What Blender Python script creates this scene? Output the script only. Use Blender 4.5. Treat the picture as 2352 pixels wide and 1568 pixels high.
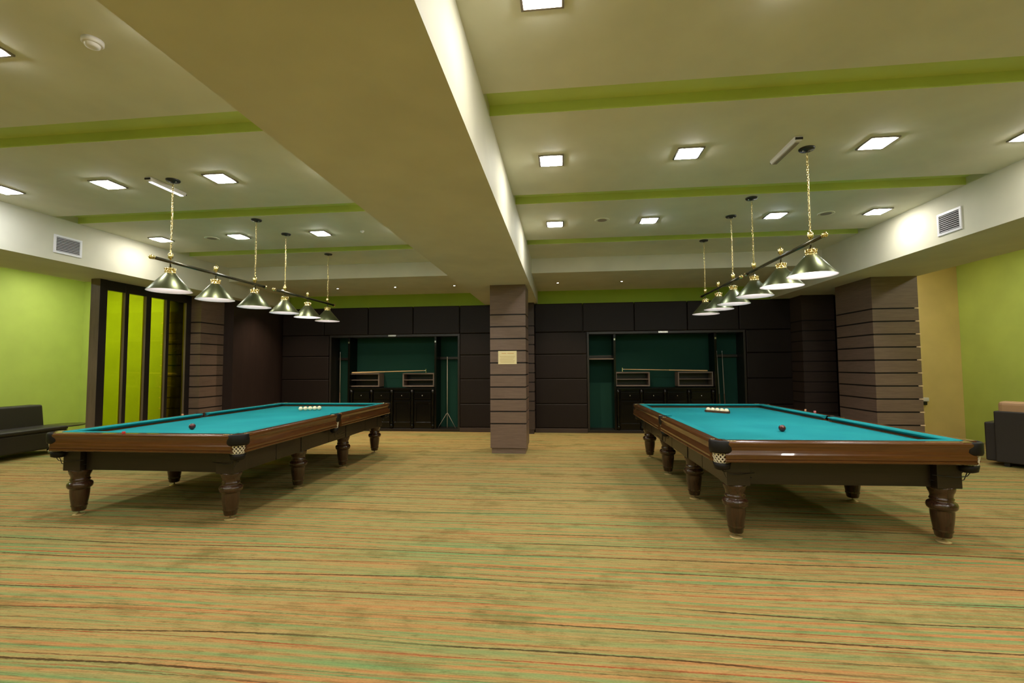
import bpy, math, random
from mathutils import Vector, Matrix
random.seed(7)
PI = math.pi
R = math.radians
scene = bpy.context.scene
for o in list(bpy.data.objects):
    bpy.data.objects.remove(o, do_unlink=True)
C = scene.collection

# ------------------------------------------------------------------ camera
CAM_H = 1.486
cam_d = bpy.data.cameras.new('camera')
cam = bpy.data.objects.new('camera', cam_d)
C.objects.link(cam)
_y, _p, _r = R(6.2044), R(3.0262), R(-0.3762)
F = Vector((-math.sin(_y)*math.cos(_p), math.cos(_y)*math.cos(_p), math.sin(_p)))
Rt = Vector((math.cos(_y), math.sin(_y), 0))
Up = Rt.cross(F)
R2 = Rt*math.cos(_r) + Up*math.sin(_r)
U2 = -Rt*math.sin(_r) + Up*math.cos(_r)
m = Matrix((( R2.x, U2.x, -F.x, 0), (R2.y, U2.y, -F.y, 0), (R2.z, U2.z, -F.z, CAM_H), (0, 0, 0, 1)))
cam.matrix_world = m
cam_d.sensor_fit = 'HORIZONTAL'
cam_d.sensor_width = 36.0
cam_d.lens = 36.0*1074.42/2352
cam_d.clip_start = 0.05
cam_d.clip_end = 60
scene.camera = cam

# ------------------------------------------------------------------ world, exposure
w = bpy.data.worlds.new('world'); scene.world = w
w.use_nodes = True
w.node_tree.nodes['Background'].inputs[0].default_value = (0, 0, 0, 1)
w.node_tree.nodes['Background'].inputs[1].default_value = 0.0
scene.view_settings.view_transform = 'Standard'
scene.view_settings.look = 'None'
scene.view_settings.gamma = 1.0
scene.view_settings.exposure = 0.0
scene.view_settings.use_curve_mapping = False
DOWN_POWER = 104.0       # radiance of the ceiling downlight diffusers
BULB_POWER = 95.0       # radiance of the bulbs in the table lamps

# ------------------------------------------------------------------ material helpers
def srgb(r, g, b):
    f = lambda c: (c/255/12.92) if c/255 <= .04045 else ((c/255+.055)/1.055)**2.4
    return (f(r), f(g), f(b), 1)

def mat(name, col, rough=.5, metal=0, spec=.5, emit=None, emit_s=0, coat=0):
    m = bpy.data.materials.new(name); m.use_nodes = True
    b = m.node_tree.nodes['Principled BSDF']
    b.inputs['Base Color'].default_value = col
    b.inputs['Roughness'].default_value = rough
    b.inputs['Metallic'].default_value = metal
    b.inputs['Specular IOR Level'].default_value = spec
    b.inputs['Coat Weight'].default_value = coat
    if emit:
        b.inputs['Emission Color'].default_value = emit
        b.inputs['Emission Strength'].default_value = emit_s
    return m

def N(m, t, **kw):
    n = m.node_tree.nodes.new(t)
    for k, v in kw.items(): setattr(n, k, v)
    return n
def L(m, a, b): m.node_tree.links.new(a, b)
def bsdf(m): return m.node_tree.nodes['Principled BSDF']

def coords(m, scale=(1, 1, 1), loc=(0, 0, 0), obj=False):
    tc = N(m, 'ShaderNodeTexCoord'); mp = N(m, 'ShaderNodeMapping')
    mp.inputs['Scale'].default_value = scale; mp.inputs['Location'].default_value = loc
    if obj: L(m, tc.outputs['Object'], mp.inputs['Vector'])
    else:
        g = N(m, 'ShaderNodeNewGeometry'); L(m, g.outputs['Position'], mp.inputs['Vector'])
    return mp.outputs['Vector']

def noise(m, vec, scale, detail=3, rough=.5, dist=0):
    n = N(m, 'ShaderNodeTexNoise')
    n.inputs['Scale'].default_value = scale; n.inputs['Detail'].default_value = detail
    n.inputs['Roughness'].default_value = rough; n.inputs['Distortion'].default_value = dist
    L(m, vec, n.inputs['Vector']); return n.outputs['Fac']

def ramp(m, fac, stops, interp='LINEAR'):
    r = N(m, 'ShaderNodeValToRGB'); r.color_ramp.interpolation = interp
    e = r.color_ramp.elements
    while len(e) < len(stops): e.new(.5)
    for x, (p, c) in zip(e, stops): x.position = p; x.color = c
    L(m, fac, r.inputs['Fac']); return r.outputs['Color']

def mix(m, fac, a, b, mode='MIX'):
    n = N(m, 'ShaderNodeMix', data_type='RGBA', blend_type=mode)
    for i, v in ((0, fac), (6, a), (7, b)):
        if isinstance(v, (int, float, tuple)): n.inputs[i].default_value = v
        else: L(m, v, n.inputs[i])
    return n.outputs[2]

def bump(m, h, s, d=.002):
    n = N(m, 'ShaderNodeBump'); n.inputs['Strength'].default_value = s; n.inputs['Distance'].default_value = d
    L(m, h, n.inputs['Height']); L(m, n.outputs['Normal'], bsdf(m).inputs['Normal'])

def paint(name, col, rough=.7):
    m = mat(name, col, rough)
    v = coords(m)
    n = noise(m, v, 2.2, 3)
    c = ramp(m, n, [(.3, tuple(x*.94 for x in col[:3])+(1,)), (.7, tuple(min(1, x*1.05) for x in col[:3])+(1,))])
    L(m, c, bsdf(m).inputs['Base Color'])
    bump(m, noise(m, v, 180, 2), .12, .001)
    return m

def wood(name, c1, c2, rough=.35, scale=(2, 40, 40), obj=True, coat=0, bumpy=.05):
    m = mat(name, c1, rough, coat=coat)
    v = coords(m, scale, obj=obj)
    n1 = noise(m, v, 1.0, 5, .6, .4)
    n2 = noise(m, v, 3.5, 4, .6)
    f = mix(m, .35, n1, n2)
    c = ramp(m, f, [(.34, c1), (.5, tuple((a+b)/2 for a, b in zip(c1, c2))), (.66, c2)])
    L(m, c, bsdf(m).inputs['Base Color'])
    bump(m, f, bumpy, .001)
    return m

# ------------------------------------------------------------------ materials
M = {}
M['ceiling'] = paint('ceiling_paint', srgb(216, 214, 190))
M['beam'] = paint('soffit_paint', srgb(206, 202, 180))
M['groove_green'] = paint('groove_green_paint', srgb(196, 212, 116))
M['green'] = paint('wall_green_paint', srgb(190, 210, 100))
M['green_band'] = paint('band_green_paint', srgb(150, 176, 52))
M['beige'] = paint('beige_paint', srgb(222, 196, 128))
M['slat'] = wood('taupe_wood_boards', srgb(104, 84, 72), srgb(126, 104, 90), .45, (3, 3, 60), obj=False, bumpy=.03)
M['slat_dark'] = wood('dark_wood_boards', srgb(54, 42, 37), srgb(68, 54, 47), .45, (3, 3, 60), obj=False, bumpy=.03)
M['seam'] = mat('black_board_joint', srgb(22, 15, 12), .7)
M['panel_lining'] = wood('dark_plain_boards', srgb(44, 33, 30), srgb(54, 41, 37), .4, (14, 14, 1.2), obj=False, bumpy=.02)
M['leather'] = mat('dark_brown_leatherette', srgb(29, 20, 17), .5, spec=.25)
_v = coords(M['leather']); bump(M['leather'], noise(M['leather'], _v, 140, 3), .2, .001)
M['frame_black'] = mat('black_stained_wood', srgb(34, 28, 25), .35)
M['post_side'] = wood('brown_post_wood', srgb(100, 84, 72), srgb(122, 104, 90), .4, (10, 10, 1.5), obj=False, bumpy=.02)
M['black_gloss'] = mat('black_lacquer', srgb(8, 7, 7), .2, spec=.35)
M['felt_dark'] = mat('dark_green_felt', srgb(32, 66, 56), .9, spec=.1)
bump(M['felt_dark'], noise(M['felt_dark'], coords(M['felt_dark']), 300, 2), .3, .001)
M['cubby'] = mat('grey_brown_cubby_wood', srgb(118, 102, 92), .5)
M['chrome'] = mat('chrome', (.75, .75, .78, 1), .18, 1)
M['steel'] = mat('brushed_steel_trim', (.32, .29, .26, 1), .35, 1)
M['brass'] = mat('polished_brass', (.90, .74, .36, 1), .2, 1)
M['brass_pale'] = mat('pale_brass', (.78, .66, .40, 1), .22, 1)
M['shade'] = mat('olive_metal_shade', (.15, .165, .085, 1), .34, .9)
M['enamel'] = mat('white_enamel', srgb(238, 228, 232), .4)
M['bar_metal'] = mat('gunmetal_tube', (.10, .095, .07, 1), .25, .85)
M['canopy'] = mat('black_canopy', srgb(30, 28, 22), .4)
M['white_plastic'] = mat('white_plastic', srgb(225, 222, 220), .4)
M['vent'] = mat('white_grille_metal', srgb(226, 224, 228), .4)
M['vent_dark'] = mat('grille_void', srgb(70, 64, 66), .7)
M['grey_plastic'] = mat('grey_plastic', srgb(150, 140, 128), .5)
M['black_plastic'] = mat('black_plastic', srgb(24, 22, 22), .4)
M['black_leather'] = mat('black_leather', srgb(22, 18, 17), .5, spec=.3)
bump(M['black_leather'], noise(M['black_leather'], coords(M['black_leather'], obj=True), 120, 3), .25, .001)
M['sofa'] = mat('black_brown_upholstery', srgb(44, 38, 35), .5)
bump(M['sofa'], noise(M['sofa'], coords(M['sofa'], obj=True), 90, 3), .2, .002)
M['tan'] = mat('tan_leather', srgb(198, 158, 120), .5)
bump(M['tan'], noise(M['tan'], coords(M['tan'], obj=True), 40, 3), .25, .003)
M['net'] = mat('white_cord', srgb(232, 222, 204), .8)
M['rubber'] = mat('black_rubber', srgb(20, 18, 18), .6)
M['ball_white'] = mat('ivory_ball', srgb(252, 242, 206), .12, coat=.4)
M['ball_red'] = mat('dark_red_ball', srgb(74, 8, 16), .1, coat=.6)
M['chalk_red'] = mat('red_chalk', srgb(214, 60, 60), .8)
M['chalk_pink'] = mat('pink_chalk', srgb(226, 140, 150), .8)
M['chalk_tan'] = mat('peach_chalk', srgb(214, 160, 120), .8)
M['cue_pale'] = mat('pale_ash_wood', srgb(226, 190, 140), .35)
M['cue_grey'] = mat('silvery_cue_shaft', srgb(176, 168, 150), .3)
M['cue_mid'] = mat('cue_butt_wood', srgb(120, 96, 72), .3)
M['foot'] = mat('pale_foot_metal', srgb(214, 186, 128), .35, .3)
M['cream'] = mat('cream_channel', srgb(236, 206, 170), .5)
M['paper'] = mat('cream_paper', srgb(240, 224, 172), .7)
M['print'] = mat('brown_print', srgb(206, 180, 118), .8)
M['print_orange'] = mat('orange_print', srgb(226, 184, 122), .8)
M['coffee'] = mat('dark_olive_tabletop', srgb(60, 52, 34), .3)
M['wood_t'] = wood('mahogany', srgb(76, 42, 20), srgb(110, 66, 34), .28, (6, 6, 6), coat=.3)
M['wood_rail_x'] = wood('mahogany_rail_across', srgb(80, 47, 20), srgb(108, 66, 29), .24, (1.2, 34, 34), coat=.4)
M['wood_rail_y'] = wood('mahogany_rail_along', srgb(80, 47, 20), srgb(108, 66, 29), .24, (34, 1.2, 34), coat=.4)
M['wood_apron'] = wood('mahogany_apron', srgb(28, 19, 14), srgb(41, 28, 19), .4, (1.5, 1.5, 34), coat=.2)
M['wood_leg'] = wood('mahogany_leg', srgb(48, 29, 19), srgb(70, 43, 27), .24, (18, 18, 2), coat=.5)
# billiard cloth
M['cloth'] = mat('teal_billiard_cloth', srgb(30, 138, 142), .9, spec=.1)
_v = coords(M['cloth'])
L(M['cloth'], ramp(M['cloth'], noise(M['cloth'], _v, 1.6, 2), [(.3, srgb(26, 132, 140)), (.7, srgb(36, 146, 150))]), bsdf(M['cloth']).inputs['Base Color'])
bump(M['cloth'], noise(M['cloth'], _v, 500, 2), .2, .0006)
# diffusers
def emitter(name, col, s):
    return mat(name, (0.9, 0.9, 0.9, 1), .5, emit=col, emit_s=s)
M['lit_warm'] = emitter('lit_diffuser', (1.0, .97, .915, 1), DOWN_POWER)
M['lit_cool'] = emitter('lit_diffuser_cool', (.84, .88, 1.0, 1), DOWN_POWER)
M['lit_mid'] = emitter('lit_diffuser_neutral', (1.0, .95, .93, 1), DOWN_POWER)
M['lit_soft'] = emitter('lit_diffuser_dim', (1.0, .94, .82, 1), DOWN_POWER*1.0)
M['lit_dim'] = emitter('lit_diffuser_low', (1.0, .94, .84, 1), DOWN_POWER*.55)
M['lit_spot'] = emitter('lit_small_spot', (1.0, .92, .84, 1), 30)
M['lit_led'] = emitter('lit_led_strip', (.93, .90, 1.0, 1), 1.6)
M['bulb'] = emitter('lit_bulb', (1.0, .90, .84, 1), BULB_POWER)
M['bulb_hot'] = emitter('lit_bulb_bright', (1.0, .94, .90, 1), BULB_POWER*2.4)
# glass of the partition: yellow-green tinted pane
def glass():
    m = bpy.data.materials.new('yellow_green_glass'); m.use_nodes = True
    nt = m.node_tree; nt.nodes.clear()
    out = nt.nodes.new('ShaderNodeOutputMaterial')
    t = nt.nodes.new('ShaderNodeBsdfTransparent'); t.inputs[0].default_value = (.98, .99, .22, 1)
    g = nt.nodes.new('ShaderNodeBsdfGlossy'); g.inputs['Roughness'].default_value = .04
    g.inputs[0].default_value = (.9, .9, .7, 1)
    fr = nt.nodes.new('ShaderNodeFresnel'); fr.inputs[0].default_value = 1.35
    mx = nt.nodes.new('ShaderNodeMixShader')
    nt.links.new(fr.outputs[0], mx.inputs[0]); nt.links.new(t.outputs[0], mx.inputs[1]); nt.links.new(g.outputs[0], mx.inputs[2])
    nt.links.new(mx.outputs[0], out.inputs[0])
    return m
M['glass'] = glass()
# carpet
def carpet():
    m = mat('striped_carpet', srgb(170, 140, 85), .95, spec=.08)
    g = N(m, 'ShaderNodeNewGeometry')
    sep = N(m, 'ShaderNodeSeparateXYZ'); L(m, g.outputs['Position'], sep.inputs[0])
    # wavy displacement of the stripe coordinate
    wv = coords(m, (.28, .9, 1)); wn = noise(m, wv, 1.0, 2)
    fv = coords(m, (26, 90, 1)); fn = noise(m, fv, 1.0, 2)
    def mth(op, a, b=None, c=None):
        n = N(m, 'ShaderNodeMath', operation=op)
        for i, v in enumerate((a, b, c)):
            if v is None: continue
            if isinstance(v, (int, float)): n.inputs[i].default_value = v
            else: L(m, v, n.inputs[i])
        return n.outputs[0]
    yy = mth('ADD', sep.outputs[1], mth('MULTIPLY', mth('SUBTRACT', wn, .5), .16))
    yy = mth('ADD', yy, mth('MULTIPLY', sep.outputs[0], .004))
    yj = mth('ADD', yy, mth('MULTIPLY', mth('SUBTRACT', fn, .5), .015))
    def stripes(fx, fy, off, detail=2, y=yy):
        c = N(m, 'ShaderNodeCombineXYZ')
        L(m, mth('MULTIPLY', sep.outputs[0], fx), c.inputs[0]); L(m, mth('MULTIPLY', y, fy), c.inputs[1]); c.inputs[2].default_value = off
        return noise(m, c.outputs[0], 1.0, detail, .5)
    def thread(freq, off, width, gx, g0, g1, wand=.9):
        u = mth('ADD', mth('MULTIPLY', yj, freq), mth('MULTIPLY', stripes(.16, .5, off, 2), wand*2))
        fr = mth('FRACT', u); fl = mth('FLOOR', u)
        t = mth('SUBTRACT', 1.0, mth('DIVIDE', mth('ABSOLUTE', mth('SUBTRACT', fr, .5)), mth('MULTIPLY', width, mth('ADD', .25, stripes(1.1, .8, off+3, 2)))))
        t = mth('MINIMUM', mth('MAXIMUM', mth('MULTIPLY', t, 2.5), 0.0), 1.0)
        c = N(m, 'ShaderNodeCombineXYZ'); L(m, mth('MULTIPLY', sep.outputs[0], gx), c.inputs[0]); L(m, mth('MULTIPLY', fl, 7.31), c.inputs[1]); c.inputs[2].default_value = off+11
        return mth('MULTIPLY', t, ramp(m, noise(m, c.outputs[0], 1.0, 2), [(g0, (0, 0, 0, 1)), (g1, (1, 1, 1, 1))]))
    base = ramp(m, stripes(.26, 24, 1.7, 3), [(.38, srgb(150, 162, 98)), (.47, srgb(182, 166, 104)), (.54, srgb(188, 162, 100)), (.62, srgb(206, 158, 100))])
    fine = ramp(m, stripes(.55, 84, 8.1, 2, yj), [(.34, srgb(134, 164, 98)), (.46, srgb(178, 166, 100)), (.55, srgb(190, 164, 100)), (.68, srgb(208, 136, 80))])
    col = mix(m, .5, base, fine)
    un = mth('ADD', mth('MULTIPLY', yy, 13.5), mth('MULTIPLY', stripes(.2, 1.1, 14.0, 2), 3.0))
    sn = mth('ADD', mth('MULTIPLY', mth('SINE', mth('MULTIPLY', un, 6.2832)), .5), .5)
    sg = ramp(m, stripes(.5, 5, 18.0, 2), [(.36, (.15, .15, .15, 1)), (.6, (1, 1, 1, 1))])
    col = mix(m, mth('MULTIPLY', mth('MULTIPLY', mth('POWER', sn, 2.5), sg), .60), col, srgb(214, 138, 84))
    col = mix(m, mth('MULTIPLY', mth('MULTIPLY', mth('POWER', mth('SUBTRACT', 1.0, sn), 2.5), sg), .55), col, srgb(134, 172, 108))
    gp = ramp(m, stripes(.5, 24, 21.0, 2), [(.54, (0, 0, 0, 1)), (.62, (1, 1, 1, 1))])
    col = mix(m, mth('MULTIPLY', gp, .62), col, srgb(112, 166, 104))
    op = ramp(m, stripes(.45, 36, 33.0, 2), [(.56, (0, 0, 0, 1)), (.63, (1, 1, 1, 1))])
    col = mix(m, mth('MULTIPLY', op, .48), col, srgb(208, 130, 78))
    col = mix(m, mth('MULTIPLY', thread(7.3, 91.0, .055, .35, .46, .56), .75), col, srgb(168, 70, 40))
    col = mix(m, mth('MULTIPLY', thread(3.9, 57.0, .042, .3, .38, .48), .88), col, srgb(70, 50, 28))
    col = mix(m, mth('MULTIPLY', thread(9.7, 77.0, .05, .5, .49, .58, .6), .7), col, srgb(92, 70, 40))
    # worn, darker green blotches of the pile
    bl = noise(m, coords(m, (1.5, 2.4, 1)), 1.0, 6, .68)
    bw = ramp(m, bl, [(.53, (0, 0, 0, 1)), (.70, (1, 1, 1, 1))])
    col = mix(m, mth('MULTIPLY', bw, .62), col, srgb(104, 102, 50))
    b2 = ramp(m, noise(m, coords(m, (7, 24, 1), (3, 1, 0)), 1.0, 4, .65), [(.58, (0, 0, 0, 1)), (.74, (1, 1, 1, 1))])
    col = mix(m, mth('MULTIPLY', b2, .55), col, srgb(84, 90, 42))
    fk = ramp(m, noise(m, coords(m, (5, 110, 1), (9, 4, 0)), 1.0, 3, .6), [(.38, (1, 1, 1, 1)), (.47, (0, 0, 0, 1))])
    col = mix(m, mth('MULTIPLY', fk, .42), col, srgb(112, 92, 52))
    sp = noise(m, coords(m, (70, 130, 1)), 1.0, 2)
    col = mix(m, .4, col, ramp(m, sp, [(.3, (.62, .62, .62, 1)), (.7, (1.0, 1.0, 1.0, 1))]), 'MULTIPLY')
    col = mix(m, 1.0, col, (.88, .87, .92, 1), 'MULTIPLY')
    L(m, col, bsdf(m).inputs['Base Color'])
    bump(m, noise(m, coords(m, (120, 220, 1)), 1.0, 2), .3, .003)
    return m
M['carpet'] = carpet()

# ------------------------------------------------------------------ mesh helpers
class MB:
    def __init__(s): s.v = []; s.f = []; s.mi = []; s.sm = []
    def face(s, idx, mi=0, smooth=False): s.f.append(idx); s.mi.append(mi); s.sm.append(smooth)
    def box(s, x0, x1, y0, y1, z0, z1, mi=0, M4=None):
        b = len(s.v)
        for z in (z0, z1):
            for x, y in ((x0, y0), (x1, y0), (x1, y1), (x0, y1)):
                p = Vector((x, y, z)); s.v.append(tuple(M4 @ p) if M4 else (x, y, z))
        for q in ((3, 2, 1, 0), (4, 5, 6, 7), (0, 1, 5, 4), (1, 2, 6, 5), (2, 3, 7, 6), (3, 0, 4, 7)):
            s.face([b+i for i in q], mi)
        return s
    def lathe(s, prof, c=(0, 0, 0), n=24, mi=0, M4=None, cap=True, smooth=True):
        b = len(s.v); k = len(prof)
        for r, z in prof:
            for i in range(n):
                a = 2*PI*i/n; p = Vector((c[0]+r*math.cos(a), c[1]+r*math.sin(a), c[2]+z))
                s.v.append(tuple(M4 @ p) if M4 else tuple(p))
        up = prof[-1][1] >= prof[0][1]
        for j in range(k-1):
            for i in range(n):
                q = [b+j*n+i, b+j*n+(i+1) % n, b+(j+1)*n+(i+1) % n, b+(j+1)*n+i]
                s.face(q if up else q[::-1], mi, smooth)
        if cap:
            if prof[0][0] > 1e-5: s.face([b+i for i in range(n)][::-1] if up else [b+i for i in range(n)], mi)
            if prof[-1][0] > 1e-5:
                q = [b+(k-1)*n+i for i in range(n)]; s.face(q if up else q[::-1], mi)
        return s
    def tube(s, pts, r, n=8, mi=0, closed=False, cap=True):
        pts = [Vector(p) for p in pts]; b = len(s.v); k = len(pts)
        rr = r if isinstance(r, (list, tuple)) else [r]*k
        prev = None
        for i, p in enumerate(pts):
            if closed: t = pts[(i+1) % k]-pts[i-1]
            else: t = pts[min(i+1, k-1)]-pts[max(i-1, 0)]
            t.normalize()
            if prev is None:
                a = Vector((0, 0, 1)) if abs(t.z) < .9 else Vector((1, 0, 0))
                u = t.cross(a).normalized()
            else:
                u = (prev-t*prev.dot(t)).normalized()
            prev = u; w_ = t.cross(u)
            for j in range(n):
                a = 2*PI*j/n; s.v.append(tuple(p+(u*math.cos(a)+w_*math.sin(a))*rr[i]))
        for i in range(k if closed else k-1):
            for j in range(n):
                a0 = b+i*n; a1 = b+((i+1) % k)*n
                s.face([a0+j, a0+(j+1) % n, a1+(j+1) % n, a1+j], mi, True)
        if cap and not closed:
            s.face([b+j for j in range(n)][::-1], mi); s.face([b+(k-1)*n+j for j in range(n)], mi)
        return s
    def prism(s, prof, a, b_, axis='Y', mi=0, mis=None, smooth=False, cap=True):
        """profile of 2D points extruded along an axis: axis Y -> points (x, z); axis X -> points (y, z)"""
        b = len(s.v); k = len(prof)
        for t in (a, b_):
            for p, q in prof: s.v.append((p, t, q) if axis == 'Y' else (t, p, q))
        for i in range(k):
            j = (i+1) % k
            s.face([b+i, b+j, b+k+j, b+k+i] if axis == 'Y' else [b+i, b+k+i, b+k+j, b+j], mis[i] if mis else mi, smooth)
        if cap:
            s.face([b+i for i in range(k)][::-1] if axis == 'Y' else [b+i for i in range(k)], mi)
            s.face([b+k+i for i in range(k)] if axis == 'Y' else [b+k+i for i in range(k)][::-1], mi)
        return s
    def sphere(s, c, r, n=24, k=14, mi=0):
        return s.lathe([(r*math.sin(PI*j/k) if 0 < j < k else 1e-6, -r*math.cos(PI*j/k)) for j in range(k+1)], c, n, mi, cap=False)
    def build(s, name, mats, parent=None, bevel=0, loc=None, seg=2):
        me = bpy.data.meshes.new(name); me.from_pydata(s.v, [], s.f)
        if not isinstance(mats, (list, tuple)): mats = [mats]
        for x in mats: me.materials.append(x)
        me.polygons.foreach_set('material_index', s.mi); me.polygons.foreach_set('use_smooth', s.sm)
        me.update()
        o = bpy.data.objects.new(name, me); C.objects.link(o)
        if parent: o.parent = parent
        if loc: o.location = loc
        if bevel:
            md = o.modifiers.new('bevel', 'BEVEL'); md.width = bevel; md.segments = seg; md.limit_method = 'ANGLE'
        return o

def tag(o, label, cat, group=None, kind=None):
    o['label'] = label; o['category'] = cat
    if group: o['group'] = group
    if kind: o['kind'] = kind
    return o
def empty(name, loc=(0, 0, 0), rz=0):
    o = bpy.data.objects.new(name, None); C.objects.link(o); o.location = loc; o.rotation_euler = (0, 0, rz)
    o.empty_display_size = .1
    return o
def struct(name, mb, mats, **k):
    o = mb.build(name, mats, **k); o['kind'] = 'structure'; return o
_kids = {}
def copy_tree(o, parent=None):
    c = o.copy(); C.objects.link(c)
    if parent: c.parent = parent
    for ch in [x for x in bpy.data.objects if x.parent == o]: copy_tree(ch, c)
    return c

# ------------------------------------------------------------------ room shell
ZC, ZB, ZU = 3.455, 2.896, 3.185
Y0, YF, YB = -3.6, 8.49, 10.556
XBL, XBR = -1.76, -.5524            # central beam
XSL, XSR = -6.5253, 4.4512          # inner faces of the side soffits
XOL, XOR = -7.62, 5.70              # outer edges of the side soffits
XWL, XWR = -10.75, 7.86             # outer side walls
struct('floor', MB().box(XWL, XWR, Y0, 11.3, -.1, 0), M['carpet'])
# ceiling with recessed green channels across the room
gd = .085
chan = [(-.84, -.54), (1.20, 1.50), (3.2466, 3.553), (5.2801, 5.5849), (7.2215, 7.4944)]
prof = [(Y0, ZC)]; mis = []
for a, b in chan:
    prof += [(a, ZC), (a, ZC+gd), (b, ZC+gd), (b, ZC)]
    mis += [0, 1, 1, 1]
prof += [(10.4, ZC), (10.4, ZC+.25), (Y0, ZC+.25)]; mis += [0, 0, 0, 0]
struct('ceiling', MB().prism(prof, XWL, XWR, 'X', mis=mis), [M['ceiling'], M['groove_green']])
struct('ceiling_beam', MB().box(XBL, XBR, Y0, YB-.01, ZB, ZC+.2), M['beam'])
struct('ceiling_beam', MB().box(XOL, XSL, Y0, YB-.01, ZB, ZC+.2), M['beam'])
struct('ceiling_beam', MB().box(XSR, XOR, Y0, YB-.01, ZB, ZC+.2), M['beam'])
struct('ceiling_beam', MB().box(XSL-.01, XSR+.01, YF, 11.2, ZU, ZC+.2), M['beam'])
# outer walls
struct('wall_left', MB().box(XWL-.15, XWL, Y0, 9.55, 0, ZC+.1), M['green'])
struct('wall_right', MB().box(XWR, XWR+.15, Y0, 10.35, 0, ZC+.1), M['green'])
struct('wall_front', MB().box(XWL-.1, XWR+.1, Y0-.15, Y0, 0, ZC+.1), M['green'])
struct('wall_back_left', MB().box(XWL, -6.9, 9.4, 9.55, 0, ZC+.1), M['green'])
struct('wall_back_right', MB().box(5.70, XWR, 10.2, 10.35, 0, ZC+.1), M['beige'])
struct('wall_back', MB().box(-6.9, 5.9, 11.05, 11.2, 0, ZC), M['green_band'])
struct('wall_back_upper', MB().box(-6.9, 5.9, YB+.03, 11.05, ZB-.04, ZU+.01), M['green_band'])
# dark side walls of the back bay
struct('wall_side_left', MB().box(-7.1, -6.76, 8.96, 11.05, 0, ZB+.01), M['panel_lining'])
struct('wall_side_right', MB().box(5.55, 5.70, 9.10, 11.05, 0, ZB+.01), M['panel_lining'])

# padded wall tiles on the back wall
rows = [(.10, .640), (.640, 1.198), (1.198, 1.745), (1.745, 2.245)]
def tiles(name, spans_x, zr, y=YB):
    mb = MB()
    for x0, x1 in spans_x:
        for z0, z1 in zr: mb.box(x0+.004, x1-.004, y, y+.07, z0+.004, z1-.004)
    return struct(name, mb, M['leather'], bevel=.018, seg=3)
NL0, NL1, NR0, NR1 = -5.52, -2.36, .53, 3.93
tiles('wall_back_panel', [(-6.70, NL0)], rows)
tiles('wall_back_panel', [(NL1, -1.22)], rows)
tiles('wall_back_panel', [(-.63, NR0)], rows)
tiles('wall_back_panel', [(NR1, 4.86)], rows)
top = [(2.245, ZB)]
xs = [-6.70, -5.65, -4.56, -3.47, -2.36, -1.22]
tiles('wall_back_panel', list(zip(xs[:-1], xs[1:])), top)
xs = [-.63, .45, 1.58, 2.72, 3.80, 4.86]
tiles('wall_back_panel', list(zip(xs[:-1], xs[1:])), top)
mb = MB()
for x0, x1 in ((-6.70, NL0), (NL1, -1.22), (-.63, NR0), (NR1, 4.86)): mb.box(x0, x1, YB-.012, YB+.06, 0, .098)
struct('baseboard_back', mb, M['slat_dark'], bevel=.004)
mb = MB()
for x0, x1 in ((-6.70, NL0), (NL1, NR0), (NR1, 5.55)): mb.box(x0, x1, YB+.06, 11.05, 0, ZB)
mb.box(NL0, NL1, YB+.06, 11.05, 2.25, ZB); mb.box(NR0, NR1, YB+.06, 11.05, 2.25, ZB)
struct('wall_back_lining', mb, M['frame_black'])

# ------------------------------------------------------------------ boarded pillars
SL, S0 = .2077, .5067
def pillar(name, x0, x1, y0, y1, m=M['slat'], caps=None, ztop=ZB+.005):
    core = MB().box(x0+.012, x1-.012, y0+.012, y1-.012, .09, ztop, 1)
    zs = [.095]+[S0+SL*k for k in range(10)]+[ztop]
    core.box(x0+.02, x1-.02, y0+.02, y1-.02, 0, .095, 0)
    for a, b in zip(zs[:-1], zs[1:]):
        core.box(x0, x1, y0, y1, a+(.0115 if a > .1 else 0), b-(.0115 if b < ztop-.01 else 0), 0)
    o = struct(name, core, [m, M['seam']])
    if caps is not None:
        mb = MB()
        for k in range(10):
            z = S0+SL*k; x = x1 if caps > 0 else x0
            mb.box(x-.055, x+.012, y0-.004, y0+.02, z-.008, z+.008)
        mb.build('trim_channel_end', M['cream'], o)
    return o
pillar('column', -1.250, -.632, 7.99, 8.62)
pillar('pillar', -7.757, -6.975, 8.337, 8.98, caps=-1)
pillar('pillar', 4.99, 5.68, 8.13, 9.14, caps=1)
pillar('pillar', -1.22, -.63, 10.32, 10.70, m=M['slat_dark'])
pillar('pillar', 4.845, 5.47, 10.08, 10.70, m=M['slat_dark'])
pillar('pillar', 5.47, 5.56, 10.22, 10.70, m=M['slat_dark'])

# ------------------------------------------------------------------ glazed partition by the left soffit
root = empty('glazed_partition', (-7.2, 6.50, 0))
tag(root, 'black wooden partition with tall yellow green glass panes beside the left boarded pillar', 'partition')
ys = [6.50, 6.585, 6.66, 6.94, 7.05, 7.34, 7.475, 7.77, 7.875, 8.22, 8.327]
pan = [(6.68, 6.95), (7.075, 7.345), (7.50, 7.765), (7.885, 8.215)]
posts = [(6.50, 6.68), (6.95, 7.075), (7.345, 7.50), (7.765, 7.885), (8.215, 8.333)]
for i, (a, b) in enumerate(posts):
    x0, x1 = (-.12, .04) if i == 0 else (-.045, .02)
    b = b-.055 if i < 4 else b
    pm = MB().box(x0, x1, a-6.5, b-6.5, 0, ZB-.002); pm.mi[2] = 1
    pm.build('post', [M['frame_black'], M['post_side']], root, bevel=.003)
for a, b in pan:
    a -= .06
    MB().box(-.045, .02, a-6.5, b-6.5, 2.74, ZB-.002).build('top_rail', M['frame_black'], root)
    MB().box(-.045, .02, a-6.5, b-6.5, 0, .16).build('bottom_rail', M['frame_black'], root)
    MB().box(-.024, -.018, a-6.5, b-6.5, .16, 2.74).build('glass_pane', M['glass'], root)

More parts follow.
